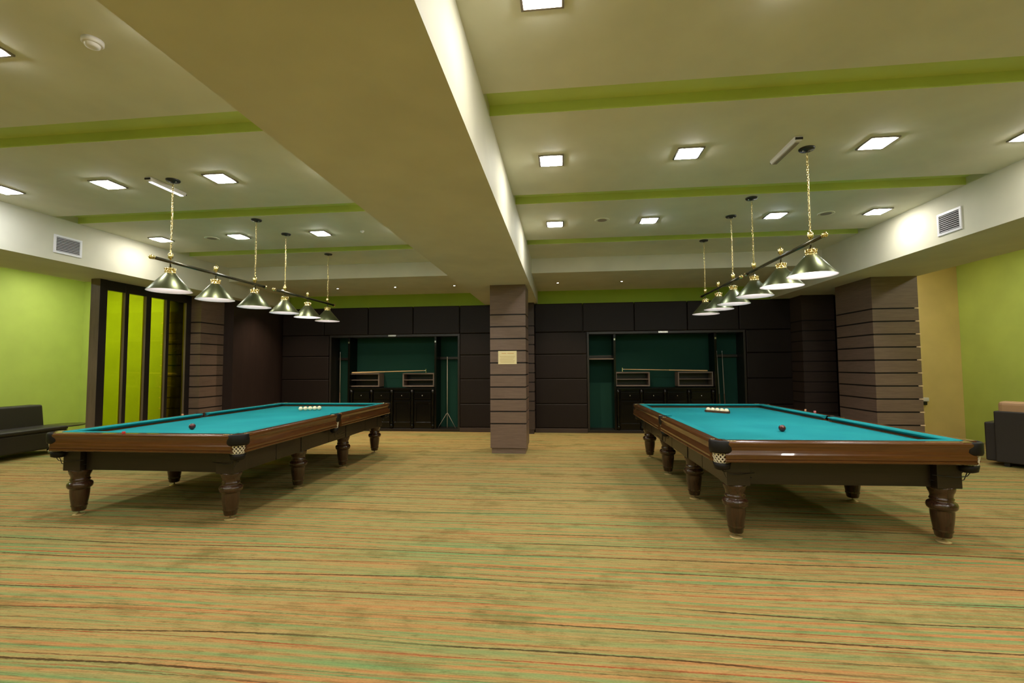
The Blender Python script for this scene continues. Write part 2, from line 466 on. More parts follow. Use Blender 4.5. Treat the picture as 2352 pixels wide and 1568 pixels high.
# ------------------------------------------------------------------ ceiling downlights
def downlight(kind='lit_warm'):
    r = empty('ceiling_downlight')
    s, f, d = .118, .014, .012
    mb = MB()
    for x0, x1, y0, y1 in ((-s, s, -s, -s+f), (-s, s, s-f, s), (-s, -s+f, -s+f, s-f), (s-f, s, -s+f, s-f)):
        mb.box(x0, x1, y0, y1, -d, 0)
    mb.build('frame', M['steel'], r)
    q = s-f-.001
    h = q*.82; mb = MB(); mb.v = [(-q, -q, -.005), (-q, q, -.005), (q, q, -.005), (q, -q, -.005), (-h, -h, -.021), (-h, h, -.021), (h, h, -.021), (h, -h, -.021)]
    mb.face([4, 5, 6, 7])
    for i in range(4): mb.face([i, (i+1) % 4, 4+(i+1) % 4, 4+i])
    mb.build('diffuser', M[kind], r)
    return r
protos = {}
def place_light(x, y, kind, label, grp='square ceiling downlights'):
    if kind not in protos: protos[kind] = downlight(kind); o = protos[kind]
    else: o = copy_tree(protos[kind])
    o.location = (x, y, ZC-.0005)
    tag(o, label, 'ceiling light', grp)
RX = [-.088, 1.182, 2.81, 4.06]; LX = [-2.25, -3.51, -4.80, -6.066]
YS = {2.365: 'near the top edge of the picture', 4.40: 'between the second and the next green channel', 6.42: 'in the rearmost ceiling bay'}
rowname = {2.365: 'nearest row', 4.40: 'middle row', 6.42: 'rear row'}
posR = ['beside the beam', 'second from the beam', 'third from the beam', 'beside the soffit']
posL = ['hidden by the beam', 'second from the beam', 'third from the beam', 'beside the soffit']
for y in (2.365, 4.40, 6.42):
    for i, x in enumerate(RX):
        k = 'lit_warm'
        if y == 6.42 and i in (1, 2): k = 'lit_cool'
        if y == 2.365 and i > 0: k = 'lit_mid'
        place_light(x, y, k, 'lit square downlight, right of the beam, %s, %s' % (rowname[y], posR[i]))
    for i, x in enumerate(LX):
        k = 'lit_cool' if (y == 4.40 and i == 3) else 'lit_warm'
        place_light(x, y, k, 'lit square downlight, left of the beam, %s, %s' % (rowname[y], posL[i]))
for y in (.45, -1.55):
    for i, x in enumerate(RX+LX):
        place_light(x, y, 'lit_warm' if i < 4 else 'lit_dim', 'downlight behind the viewpoint, %s row, %s' % ('first' if y > 0 else 'second', ('right, '+posR[i]) if i < 4 else ('left, '+posL[i-4])))
# side bays: unseen lamps, mostly added to brighten the walls and pillar boards
for x, y, lb in ((-8.5, 8.55, 'rear inner'), (-9.9, 8.3, 'rear outer'), (-8.0, 7.78, 'inner second'), (-8.15, 6.95, 'inner third'), (-9.7, 6.6, 'second'), (-9.7, 4.9, 'third'), (-9.7, 2.6, 'nearest')):
    place_light(x, y, 'lit_warm', 'unseen square downlight added in the left seating bay, behind the soffit, %s one' % lb)
for x, y, lb in ((6.15, 9.72, 'rear inner'), (6.75, 8.1, 'second'), (6.75, 6.7, 'middle'), (6.55, 5.4, 'third'), (6.55, 3.0, 'nearest')):  # rear inner lamp follows the beige wall's scallop; the others are added fill
    place_light(x, y, 'lit_soft', 'unseen square downlight of the right seating bay, behind the soffit, %s one' % lb)

# small spots under the rear soffit
spot = empty('small_spotlight')
MB().lathe([(.020, -.004), (.034, -.006), (.038, 0)], n=20).build('ring', M['steel'], spot)
MB().lathe([(1e-6, -.0065), (.018, -.0065)], n=16, cap=False).build('lamp', M['lit_spot'], spot)
ld = bpy.data.lights.new('spot_beam', 'SPOT'); ld.energy = 140; ld.color = (1.0, .82, .58); ld.spot_size = R(105); ld.spot_blend = .9; ld.shadow_soft_size = .018
lo = bpy.data.objects.new('spot_beam', ld); C.objects.link(lo); lo.parent = spot; lo.location = (0, 0, -.012)
sp = [(-.088, 'first to the right of the boarded column'), (1.197, 'second to the right of the boarded column'), (-2.248, 'first to the left of the boarded column'),
      (-3.53, 'second to the left of the boarded column'), (-4.81, 'third to the left of the boarded column'), (-6.07, 'farthest left, seen behind the lamp bar')]
for i, (x, lb) in enumerate(sp):
    o = spot if i == 0 else copy_tree(spot)
    o.location = (x, 9.55 if i else 9.54, ZU-.0005)
    tag(o, 'tiny lit spotlight in the rear soffit, '+lb, 'spotlight', 'tiny spotlights in the rear soffit')

# ------------------------------------------------------------------ vents, detectors, emergency lights
def vent(side, x, y0, y1, z0, z1, label):
    r = empty('air_vent', (x, (y0+y1)/2, (z0+z1)/2)); tag(r, label, 'air vent')
    w_, h = (y1-y0)/2, (z1-z0)/2; f = .028
    d0, d1 = (0, .012) if side > 0 else (-.012, 0)
    mb = MB()
    for a, b, c, d in ((-w_, w_, -h, -h+f), (-w_, w_, h-f, h), (-w_, -w_+f, -h+f, h-f), (w_-f, w_, -h+f, h-f)): mb.box(d0, d1, a, b, c, d)
    mb.build('frame', M['vent'], r, bevel=.002)
    MB().box(*( (0, .002) if side > 0 else (-.002, 0)), -w_+f, w_-f, -h+f, h-f).build('backing', M['vent_dark'], r)
    n = 9; mb = MB()
    for i in range(n):
        z = -h+f+(i+.5)*(2*h-2*f)/n
        T = Matrix.Translation((side*.006, 0, z)) @ Matrix.Rotation(R(38*side), 4, 'Y')
        mb.box(-.007, .007, -w_+f, w_-f, -.0012, .0012, 0, T)
    mb.build('louvre', M['vent'], r)
vent(1, XSL, 5.29, 5.645, 2.995, 3.235, 'white louvred air vent on the left soffit above the seating')
vent(-1, XSR, 5.66, 6.00, 2.985, 3.245, 'white louvred air vent on the right soffit')

def dome(name, x, y, r, h, label, cat, m='white_plastic'):
    o = empty(name, (x, y, ZC)); tag(o, label, cat)
    MB().lathe([(r, 0), (r, -h*.45), (r*.88, -h*.6)], n=28).build('base', M[m], o)
    MB().lathe([(r*.72, -h*.55), (r*.66, -h*.9), (r*.4, -h), (1e-6, -h)], n=28, cap=False).build('cap', M[m], o)
    return o
dome('smoke_detector', -2.784, 2.422, .055, .045, 'round white smoke detector on the ceiling near the central beam', 'smoke detector')
dome('ceiling_sensor', -2.865, 6.40, .028, .03, 'small white round sensor on the rear left ceiling panel', 'sensor')
def speaker(x, y, label):
    o = empty('ceiling_speaker', (x, y, ZC)); tag(o, label, 'speaker', 'flush round ceiling speakers')
    MB().lathe([(.10, 0), (.10, -.004), (.088, -.006)], n=32).build('rim', M['ceiling'], o)
    MB().lathe([(1e-6, -.0075), (.086, -.0055)], n=32, cap=False).build('grille', M['grey_plastic'], o)
speaker(.55, 6.336, 'flush round ceiling speaker between the first two rear downlights right of the beam')
speaker(3.444, 6.436, 'flush round ceiling speaker between the two rear downlights near the right soffit')
speaker(-5.274, 6.475, 'flush round ceiling speaker in the rear left bay near the left soffit')

def batten(x, y0, y1, lit, label):
    r = empty('emergency_light', (x, (y0+y1)/2, ZC)); tag(r, label, 'emergency light')
    h = (y1-y0)/2
    P = [(-.036, 0), (-.036, -.018), (-.024, -.040), (.024, -.040), (.036, -.018), (.036, 0)]
    MB().prism(P, -h, h, 'Y').build('housing', M['white_plastic'], r, bevel=.006)
    MB().box(-.019, .019, -h+.03, h-.02, -.047, -.040).build('tube_cover', M['lit_led' if lit else 'grey_plastic'], r, bevel=.003)
    for s in (-1, 1):
        MB().box(-.030, .030, s*h-.008, s*h+.008, -.030, -.012).build('end_clip', M['black_plastic'], r)
batten(-4.22, 4.28, 4.74, True, 'lit slim emergency light on the ceiling beside the nearest canopy of the left lamps')
batten(2.05, 4.19, 4.68, False, 'unlit slim grey emergency light on the ceiling beside the nearest canopy of the right lamps')

# ------------------------------------------------------------------ table lamps
BARZ, RIMZ = 2.590, 2.283
def lamp_bar(x, y0, y1, ylamps, ychains, hot, label):
    """bar pointing along the table with three cone shades"""
    r = empty('billiard_lamp', (x, (y0+y1)/2, BARZ)); yc = (y0+y1)/2
    tag(r, label, 'billiard lamp', 'cone shade lamps over the billiard tables')
    MB().tube([(0, y0-yc, 0), (0, y1-yc, 0)], .0165, 16).build('bar', M['bar_metal'], r)
    for y, s in ((y0-yc, -1), (y1-yc, 1)):
        T = Matrix.Translation((0, y, 0)) @ Matrix.Rotation(R(90 if s < 0 else -90), 4, 'X')
        MB().lathe([(.019, 0), (.021, .008), (.015, .014), (.022, .022), (.024, .034), (.017, .046), (1e-6, .05)], n=16, M4=T, cap=False).build('end_knob', M['brass'], r)
    for yl, h in zip(ylamps, hot):
        y = yl-yc
        # brass fitting above and below the bar
        MB().lathe([(.006, .014), (.010, .03), (.020, .036), (.024, .044), (.024, .082), (.016, .092), (.007, .097), (.007, .108), (1e-6, .112)], (0, y, 0), 16, cap=False).build('top_fitting', M['brass'], r)
        MB().lathe([(.0075, -.06), (.0075, .014)], (0, y, 0), 12).build('stem', M['bar_metal'], r)
        s_ = empty('shade', (0, y, 0)); s_.parent = r
        zt, zr_, rr, rt = -.116, RIMZ-BARZ, .202, .044
        o = MB().lathe([(rr, zr_), (rr-.001, zr_+.004), (rt, zt), (rt-.004, zt+.002)], n=64, cap=False)
        o.build('cone', M['shade'], s_)
        MB().lathe([(rt-.006, zt), (rr-.004, zr_+.002), (rr, zr_)], n=64, cap=False).build('lining', M['enamel'], s_)
        mb = MB().lathe([(.050, zt-.004), (.050, zt+.008), (.038, zt+.014), (.038, zt+.034), (.046, zt+.038), (.046, zt+.046), (.024, zt+.052), (.012, zt+.066), (1e-6, zt+.067)], n=24, cap=False)
        for k in range(10):
            a = 2*PI*k/10; cx, sx = math.cos(a), math.sin(a)
            mb.tube([(.049*cx, .049*sx, zt+.004), (.043*cx, .043*sx, zt+.022), (.050*cx, .050*sx, zt+.048)], .004, 6)
        mb.build('gallery', M['brass'], s_)
        MB().sphere((0, 0, zr_+.105), .032, 12, 8).build('bulb', M['bulb_hot' if h else 'bulb'], s_)
    for yl in ychains:
        y = yl-yc; zt = ZC-BARZ
        mb = MB(); z = .105; i = 0; pitch = .0235
        while z < zt-.035:
            pts = []
            for k in range(10):
                a = 2*PI*k/10; u = .0075*math.cos(a); v = .0165*math.sin(a)
                pts.append((u, y, z+v) if i % 2 == 0 else (0, y+u, z+v))
            mb.tube(pts, .0023, 5, closed=True); z += pitch; i += 1
        mb.build('chain', M['brass'], r)
        MB().tube([(.006, y, .10), (.004+.004*1, y+.003, .4), (.002, y, zt-.03)], .0018, 5).build('cable', M['brass_pale'], r)
        cn = MB().lathe([(1e-6, zt-.030), (.012, zt-.030), (.016, zt-.022), (.060, zt-.018), (.066, zt-.010), (.066, zt)], (0, y, 0), 28, cap=False)
        cn.build('canopy', M['canopy'], r)
        mb = MB()
        for s in (-1, 1): mb.sphere((s*.034, y, zt-.021), .006, 8, 6)
        mb.build('canopy_screw', M['chrome'], r)
    return r
LXc, RXc = -4.035, 2.238
lamp_bar(LXc, 4.19, 5.92, (4.39, 5.03, 5.73), (4.39, 5.73), (0, 0, 0), 'gunmetal bar with three green cone shades over the near half of the left table')
lamp_bar(LXc, 6.17, 7.85, (6.40, 7.02, 7.65), (6.40, 7.65), (0, 1, 0), 'gunmetal bar with three green cone shades over the far half of the left table')
lamp_bar(RXc, 4.24, 5.91, (4.446, 5.03, 5.71), (4.446, 5.71), (1, 1, 0), 'gunmetal bar with three green cone shades over the near half of the right table')
lamp_bar(RXc, 6.14, 7.78, (6.39, 6.98, 7.60), (6.39, 7.60), (0, 0, 0), 'gunmetal bar with three green cone shades over the far half of the right table')

# ------------------------------------------------------------------ billiard tables
TW, TL, TZ, BED = 1.07, 3.95, .850, .796   # half width, length, rail top, cloth height
def rail_profile():
    # (inward offset from outer edge, z) going round: outer top -> down the moulded face -> underside -> back up
    return [(.110, TZ), (.020, TZ), (.008, TZ-.004), (.001, TZ-.014), (0, TZ-.026), (.004, TZ-.040), (.012, TZ-.056), (.014, TZ-.078), (.008, TZ-.098),
            (.002, TZ-.112), (-.001, TZ-.128), (.001, TZ-.146), (.006, TZ-.152), (-.003, TZ-.156), (-.005, TZ-.164), (-.001, TZ-.172), (.010, TZ-.178),
            (.16, TZ-.178), (.16, TZ-.06), (.110, TZ-.02)]
def make_table():
    t = empty('billiard_table')
    # slate bed with cloth: outer wooden bed edge then cloth
    MB().box(-TW+.14, TW-.14, .14, TL-.14, BED-.06, BED).build('bed_cloth', M['cloth'], t)
    pr = rail_profile()
    # rails: two end rails and four side rails
    gap = .100; mg = .068
    ends = [(0, 1), (TL, -1)]
    for y, s in ends:
        MB().prism([(y+s*o_, z) for o_, z in pr], -TW+gap, TW-gap, 'X', smooth=False).build('rail', M['wood_rail_x'], t)
        cp = [(y+s*o_, z) for o_, z in [(.088, TZ+.0015), (.088, BED), (.098, BED), (.174, TZ-.010), (.172, TZ-.003), (.162, TZ+.0015)]]
        MB().prism(cp, -TW+gap+.03, TW-gap-.03, 'X').build('cushion', M['cloth'], t)
    for x, s in ((-TW, 1), (TW, -1)):
        for a, b in ((gap, TL/2-mg), (TL/2+mg, TL-gap)):
            MB().prism([(x+s*o_, z) for o_, z in pr], a, b, 'Y').build('rail', M['wood_rail_y'], t)
            ca, cb = (a+.03, b-.0) if a < 1 else (a, b-.03)
            cp = [(x+s*o_, z) for o_, z in [(.088, TZ+.0015), (.088, BED), (.098, BED), (.174, TZ-.010), (.172, TZ-.003), (.162, TZ+.0015)]]
            MB().prism(cp, ca, cb, 'Y').build('cushion', M['cloth'], t)
    # corner pockets
    def pocket(cx, cy, dx, dy, corner=True):
        p = empty('pocket', (cx, cy, 0)); p.parent = t
        mb = MB(); n = 14
        if corner:
            # leather bracket wrapping the corner: outer rounded shell, open towards the table
            a0 = math.atan2(dy, dx); cxl, cyl = -dx*.098, -dy*.098
            arc = [(a0-R(82)+R(164)*i/n) for i in range(n+1)]; ro, ri = .101, .080
            zt, zb = TZ+.002, TZ-.104
        else:
            a0 = math.atan2(0, dx); cxl, cyl = -dx*.075, 0
            arc = [(a0-R(88)+R(176)*i/n) for i in range(n+1)]; ro, ri = .082, .058
            zt, zb = TZ+.002, TZ-.104
        b = len(mb.v)
        for a in arc:
            sx = 1.0
            for rr_, z in ((ri, zb), (ro-.006, zb), (ro, zb+.02), (ro, zt-.012), (ro-.010, zt), (ri, zt)):
                mb.v.append((cxl+rr_*math.cos(a), cyl+rr_*math.sin(a), z))
        for i in range(n):
            for j in range(6):
                q = [b+i*6+j, b+i*6+(j+1) % 6, b+(i+1)*6+(j+1) % 6, b+(i+1)*6+j]
                mb.face(q[::-1], 0, True)
        mb.face([b+j for j in range(6)]); mb.face([b+n*6+j for j in range(6)][::-1])
        mb.build('bracket', M['black_leather'], p)
        # dark pocket mouth on the cloth
        MB().lathe([(ri-.004, BED-.001), (ri-.012, BED+.0008), (1e-6, BED+.0008)], (cxl, cyl, 0), 24, cap=False).build('mouth', M['rubber'], p)
        # net
        r0, r1, z0, z1 = ri*.98, ri*.74, zb+.006, zb-.088
        mb = MB(); ns = 14
        for s in (1, -1):
            for k in range(ns):
                pts = []
                for i in range(7):
                    f = i/6; a = 2*PI*(k/ns)+s*f*R(62); rr_ = r0+(r1-r0)*f
                    pts.append((cxl+rr_*math.cos(a), cyl+rr_*math.sin(a), z0+(z1-z0)*f))
                mb.tube(pts, .0062, 5)
        for f in (0.02, 1):
            rr_ = r0+(r1-r0)*f
            mb.tube([(cxl+rr_*math.cos(2*PI*i/20), cyl+rr_*math.sin(2*PI*i/20), z0+(z1-z0)*f) for i in range(20)], .0045, 5, closed=True)
        mb.build('net', M['net'], p)
        # leather cup below the net and the wire ball rack
        MB().lathe([(r1*.6, z1-.062), (r1+.004, z1-.05), (r1+.014, z1+.002), (r1+.002, z1+.002), (r1-.006, z1-.030)], (cxl, cyl, 0), 18, cap=False).build('cup', M['black_leather'], p)
        mb = MB()
        ex, ey = (-dx, -dy*.2) if corner else (0, 1)
        L_ = .26 if corner else .3
        ux, uy = -ey, ex
        for off, drop, k in ((-.04, -.055, 1), (.04, -.055, 1), (0, -.105, 1.05)):
            x0_, y0_ = cxl+ux*off, cyl+uy*off
            zz = z1-.045
            mb.tube([(x0_, y0_, zz), (x0_+ex*.03, y0_+ey*.03, zz+drop*.75), (x0_+ex*.10, y0_+ey*.10, zz+drop), (x0_+ex*L_, y0_+ey*L_, zz+drop+.012)], .0035, 6)
        mb.build('ball_rack_wire', M['black_plastic'], p)
        # metal plates either side of the opening
        bx = [(-dx*.118, -dx*.19, -dy*.012, -dy*.05), (-dx*.012, -dx*.05, -dy*.118, -dy*.19)] if corner else [(-dx*.012, -dx*.055, -.13, -.080), (-dx*.012, -dx*.055, .080, .13)]
        for a, b_, c, d in bx:
            (a, b_), (c, d) = sorted((a, b_)), sorted((c, d))
            MB().box(a, b_, c, d, TZ-.002, TZ+.003).build('metal_plate', M['brass_pale'], p, bevel=.0015)
    for sx in (-1, 1):
        pocket(sx*TW, 0, sx, -1); pocket(sx*TW, TL, sx, 1)
        pocket(sx*TW, TL/2, sx, 0, False)
    # apron: box frame with panels
    ax, ay, zt, zb = .93, .15, TZ-.178, .462
    for y0, y1 in ((ay, ay+.04), (TL-ay-.04, TL-ay)):
        MB().box(-ax+.20, ax-.20, y0+.012, y1, zb, zt).build('apron_panel', M['wood_apron'], t, bevel=.003)
    legy = [.20, .20+(TL-.4)/3, .20+2*(TL-.4)/3, TL-.20]
    for s in (-1, 1):
        x0, x1 = sorted((s*ax, s*(ax-.04)))
        prev = ay+.17
        for i in range(3):
            a = legy[i]+.095; b = legy[i+1]-.095
            mid = (a+b)/2
            for p0, p1 in ((a, mid-.006), (mid+.006, b)):
                MB().box(x0+(.008 if s < 0 else 0), x1-(.008 if s > 0 else 0), p0, p1, zb, zt).build('apron_panel', M['wood_apron'], t, bevel=.003)
            xa, xb = sorted((s*(ax-.012), s*(ax-.05)))
            MB().box(xa, xb, a-.02, b+.02, zb+.02, zt).build('apron_frame', M['frame_black'], t)
    # underside tray
    MB().box(-ax+.05, ax-.05, ay+.05, TL-ay-.05, zt-.05, zt+.04).build('slate_frame', M['frame_black'], t)
    lp = [(.030, .038), (.050, .042), (.058, .052), (.064, .088), (.068, .092), (.069, .100), (.066, .106), (.066, .109), (.071, .140), (.077, .180), (.081, .220), (.082, .255), (.081, .266), (.084, .270),
          (.094, .274), (.102, .284), (.106, .298), (.106, .310), (.101, .324), (.091, .334), (.082, .338), (.080, .344), (.080, .352), (.084, .356), (.084, .362), (.078, .368), (.077, .385), (.082, .405), (.092, .425), (.096, .445), (.096, .462)]
    for i, y in enumerate(legy):
        for s in (-1, 1):
            x = s*(ax-.095)
            g = empty('leg', (x, y, 0)); g.parent = t
            MB().lathe(lp, n=32).build('turned_leg', M['wood_leg'], g)
            MB().box(-.095, .095, -.095, .095, .46, TZ-.178).build('leg_block', M['wood_apron'], g, bevel=.004)
            MB().lathe([(.008, .004), (.008, .045)], n=10).build('screw', M['steel'], g)
            MB().lathe([(.052, 0), (.054, .004), (.046, .008), (.016, .013), (.010, .02)], n=28).build('foot_plate', M['foot'], g)
    return t
tR = make_table(); tR.location = (2.309, 4.13, 0); tR.rotation_euler = (0, 0, R(1.4))
tag(tR, 'mahogany billiard table with bright teal cloth right of the column, ball rack on it', 'billiard table', 'two mahogany billiard tables')
tL = copy_tree(tR); tL.location = (-4.115, 4.168, 0); tL.rotation_euler = (0, 0, 0)
tag(tL, 'mahogany billiard table with teal cloth left of the column, loose white balls on it', 'billiard table', 'two mahogany billiard tables')

# ------------------------------------------------------------------ balls and racks
BR = .034
def ball(m, name='billiard_ball'): return MB().sphere((0, 0, 0), BR, 28, 16).build(name, M[m])
red = ball('ball_red'); red.location = (-4.17, 4.90, BED+BR+.0012); tag(red, 'dark red cue ball alone on the near half of the left table', 'billiard ball')
red2 = red.copy(); C.objects.link(red2); red2.location = (2.235, 5.13, BED+BR+.0012); tag(red2, 'dark red cue ball alone on the near half of the right table', 'billiard ball')
wb = ball('ball_white'); first = [True]
def pyramid(ax_, ay_, ang, side_lbl, names, hidden):
    d1 = Vector((math.cos(ang), math.sin(ang))); d2 = Vector((math.cos(ang+PI/3), math.sin(ang+PI/3)))
    for j in range(1):
        for i in range(5-j):
            p = Vector((ax_, ay_))+d1*i*2*BR*1.005+d2*j*2*BR*1.005
            if first[0]: o = wb; first[0] = False
            else: o = wb.copy(); C.objects.link(o)
            o.location = (p.x, p.y, BED+BR+.0012)
            tag(o, names[i] if j == 0 else hidden, 'billiard ball', side_lbl)
pyramid(-4.175, 7.11, R(30), 'white balls in a row on the left table',
        ['ivory ball at the left end of the visible row on the left table', 'ivory ball second from the left in the visible row on the left table', 'ivory ball in the middle of the visible row on the left table',
         'ivory ball second from the right in the visible row on the left table', 'ivory ball at the right end of the visible row on the left table'], 'ivory ball hidden behind the visible row on the left table')
ra = R(-46)
pyramid(2.118, 7.205, ra, 'white balls in the wooden rack on the right table',
        ['ivory ball at the left end of the row inside the wooden rack', 'ivory ball second from the left inside the wooden rack', 'ivory ball in the middle of the row inside the wooden rack',
         'ivory ball second from the right inside the wooden rack', 'ivory ball at the right end of the row inside the wooden rack'], 'ivory ball hidden behind the front row inside the wooden rack')
# triangle rack
s_ = 4*2*BR*1.005; d1 = Vector((math.cos(ra), math.sin(ra), 0)); d2 = Vector((math.cos(ra+PI/3), math.sin(ra+PI/3), 0))
v0 = Vector((2.118, 7.205, 0)); v1 = v0+d1*s_; v2 = v0+d2*s_; cc = (v0+v1+v2)/3
def off(r):   # rounded triangle outline at distance r round the three corner balls
    out = []
    for v in (v0, v1, v2):
        a0 = math.atan2((v-cc).y, (v-cc).x)
        for k in range(7):
            a = a0-PI/3+2*PI/3*k/6; out.append((v.x-cc.x+r*math.cos(a), v.y-cc.y+r*math.sin(a)))
    return out
rk = empty('ball_rack', (cc.x, cc.y, BED)); tag(rk, 'triangular wooden ball rack around ivory balls on the right table', 'ball rack')
mb = MB(); oi, oo = off(BR+.002), off(BR+.014); n = len(oi)
for z in (.001, .030):
    for p in oi+oo: mb.v.append((p[0], p[1], z))
for i in range(n):
    j = (i+1) % n
    mb.face([n+i, n+j, 3*n+j, 3*n+i], 0, False); mb.face([j, i, 2*n+i, 2*n+j], 0, False)
    mb.face([2*n+i, 3*n+i, 3*n+j, 2*n+j]); mb.face([i, j, n+j, n+i])
mb.build('wooden_frame', M['wood_t'], rk)
mb = MB()
for v in (v0, v1, v2):
    a0 = math.atan2((v-cc).y, (v-cc).x)
    P = [(v.x-cc.x+(BR+.0155)*math.cos(a0-.6+1.2*k/4), v.y-cc.y+(BR+.0155)*math.sin(a0-.6+1.2*k/4)) for k in range(5)]
    mb.tube([(p[0], p[1], .016) for p in P], .006, 6)
mb.build('corner_guard', M['black_plastic'], rk)
# chalk cubes on the rails
def chalk(x, y, m, label, z=TZ):
    o = MB().box(-.011, .011, -.011, .011, 0, .021).build('chalk_cube', M[m], bevel=.002); o.location = (x, y, z); o.rotation_euler = (0, 0, random.uniform(-.6, .6))
    tag(o, label, 'chalk')
chalk(-4.30, 4.195, 'chalk_red', 'red chalk cube on the near rail of the left table')
chalk(-5.135, 5.86, 'chalk_tan', 'peach chalk cube on the far side rail of the left table')
chalk(3.30, 6.62, 'chalk_pink', 'pink chalk cube on the far side rail of the right table beside the middle pocket')
chalk(3.30, 6.86, 'chalk_tan', 'peach chalk cube on the far side rail of the right table, farther along')

# ------------------------------------------------------------------ niches with cue cabinets
def frame_box(x0, x1, z0, z1, y0, y1, t):
    mb = MB()
    mb.box(x0, x1, y0, y1, z0, z0+t); mb.box(x0, x1, y0, y1, z1-t, z1)
    mb.box(x0, x0+t, y0, y1, z0+t, z1-t); mb.box(x1-t, x1, y0, y1, z0+t, z1-t)
    return mb
def cue_cabinet(x0, x1, c0, c1, side, label):
    """x0..x1 the niche, c0..c1 its middle bay"""
    yb = 11.04; yf = YB+.02
    r = empty('cue_cabinet', ((x0+x1)/2, yf, 0)); ox, oy = (x0+x1)/2, yf
    tag(r, label, 'cue cabinet', 'black cue cabinets in the back wall')
    def b(*a): return MB().box(a[0]-ox, a[1]-ox, a[2]-oy, a[3]-oy, a[4], a[5])
    mb = b(x0+.004, x0+.05, yf, yb, .06, 2.245)
    mb.box(x1-.05-ox, x1-.004-ox, 0, yb-oy, .06, 2.245); mb.box(x0+.05-ox, x1-.05-ox, 0, yb-oy, 2.19, 2.245); mb.box(x0+.004-ox, x1-.004-ox, 0, yb-oy, 0.0, .06)
    mb.build('carcass', M['frame_black'], r, bevel=.003)
    b(c0, c1, yb-.03, yb-.004, 1.0, 2.19).build('centre_felt', M['felt_dark'], r)
    for a, c in ((x0+.05, c0-.05), (c1+.05, x1-.05)):
        b(a, c, yb-.03, yb-.004, .06, 2.19).build('side_felt', M['felt_dark'], r)
        b(a, c, yb-.09, yb-.03, 1.66, 1.72).build('cue_clip_rail', M['frame_black'], r, bevel=.004)
    for a in (c0-.05, c1):
        b(a, a+.05, yf+.03, yb, .06, 2.19).build('upright', M['black_gloss'], r, bevel=.003)
        b(a+.008, a+.042, yf+.018, yf+.032, 2.05, 2.09).build('bracket', M['chrome'], r)
    # counter with doors and turned half columns
    b(c0, c1, yf+.02, yb-.03, .955, 1.0).build('counter_top', M['black_gloss'], r, bevel=.008)
    b(c0+.02, c1-.02, yf+.07, yb-.03, .06, .955).build('counter_body', M['black_gloss'], r)
    nb = 4; wdt = (c1-c0-.08)/nb
    for i in range(nb):
        a = c0+.04+i*wdt
        d = frame_box(a+.05-ox, a+wdt-.05-ox, .16, .70, yf+.05-oy, yf+.07-oy, .05); d.build('cabinet_door', M['black_gloss'], r, bevel=.006)
        dr = b(a+.05, a+wdt-.05, yf+.045, yf+.07, .74, .90).build('drawer', M['black_gloss'], r, bevel=.008)
        MB().sphere((a+wdt/2-ox, .035, .82), .014, 12, 8).build('knob', M['chrome'], dr)
    for i in range(nb+1):
        a = c0+.04+i*wdt
        MB().lathe([(.03, .06), (.045, .10), (.045, .14), (.030, .17), (.038, .20), (.026, .24), (.034, .42), (.034, .52), (.026, .68), (.038, .72), (.03, .74), (.042, .78), (.03, .82), (.044, .88), (.044, .955)],
                   (a-ox, .055, 0), 16).build('turned_column', M['black_gloss'], r)
    b(x0+(x1-x0)*.46, x0+(x1-x0)*.52, yf-.012, yf, 2.20, 2.236).build('lamp_reflector', M['chrome'], r)
    return r, ox, oy
cL, oxl, oyl = cue_cabinet(NL0, NL1, -5.02, -2.97, -1, 'black cue cabinet with dark green felt set in the back wall behind the left table')
cR, oxr, oyr = cue_cabinet(NR0, NR1, 1.17, 3.28, 1, 'black cue cabinet with dark green felt set in the back wall behind the right table')
MB().box(.58-oxr, 1.12-oxr, .06, .44, 1.625, 1.65).build('shelf', M['cubby'], cR)
def cubby(x0, x1, label):
    r = empty('wall_cubby', ((x0+x1)/2, 10.70, 1.02)); tag(r, label, 'open shelf box', 'open grey brown cubbies in the cue cabinets')
    h = (x1-x0)/2
    frame_box(-h, h, 0, .32, 0, .30, .028).build('box', M['cubby'], r, bevel=.002)
    MB().box(-h+.028, h-.028, .28, .30, .028, .292).build('back', M['frame_black'], r)
    MB().box(-h+.028, h-.028, .01, .28, .152, .166).build('shelf', M['cubby'], r)
cubby(-5.07, -4.33, 'open grey brown shelf box at the left side of the left cue cabinet')
cubby(-3.76, -3.0, 'open grey brown shelf box at the right side of the left cue cabinet')
cubby(1.165, 1.915, 'open grey brown shelf box at the left side of the right cue cabinet')
cubby(2.52, 3.27, 'open grey brown shelf box at the right side of the right cue cabinet')

def cue(p0, p1, label, rest=False, mid='cue_pale', name='billiard_cue', butt='cue_mid'):
    """p0 = thick butt, p1 = tip"""
    p0, p1 = Vector(p0), Vector(p1); r = empty(name, p0); tag(r, label, 'cue'); d = p1-p0
    MB().tube([(0, 0, 0), d*.02, d*.45], [.013, .0145, .0115], 10).build('butt', M[butt], r)
    MB().tube([d*.45, d*.98], [.0115, .0065], 10).build('shaft', M[mid], r)
    MB().tube([d*.98, d], [.0065, .006], 10).build('tip', M['enamel'], r)
    return r
q = cue((-4.99, 10.66, 1.358), (-3.18, 10.66, 1.398), 'long rest cue lying on top of the shelf boxes in the left cue cabinet', butt='cue_pale', name='rest_cue')
MB().box(1.80, 1.815, -.012, .012, -.014, .075).build('cross_head', M['brass_pale'], q)
q = cue((3.14, 10.66, 1.362), (1.32, 10.66, 1.402), 'long rest cue lying on top of the shelf boxes in the right cue cabinet', butt='cue_pale', name='rest_cue')
MB().box(-1.835, -1.82, -.012, .012, -.014, .075).build('cross_head', M['brass_pale'], q)
cue((-5.40, 10.90, .062), (-5.415, 10.925, 1.86), 'single cue standing upright at the left end of the left cue cabinet', mid='cue_grey')
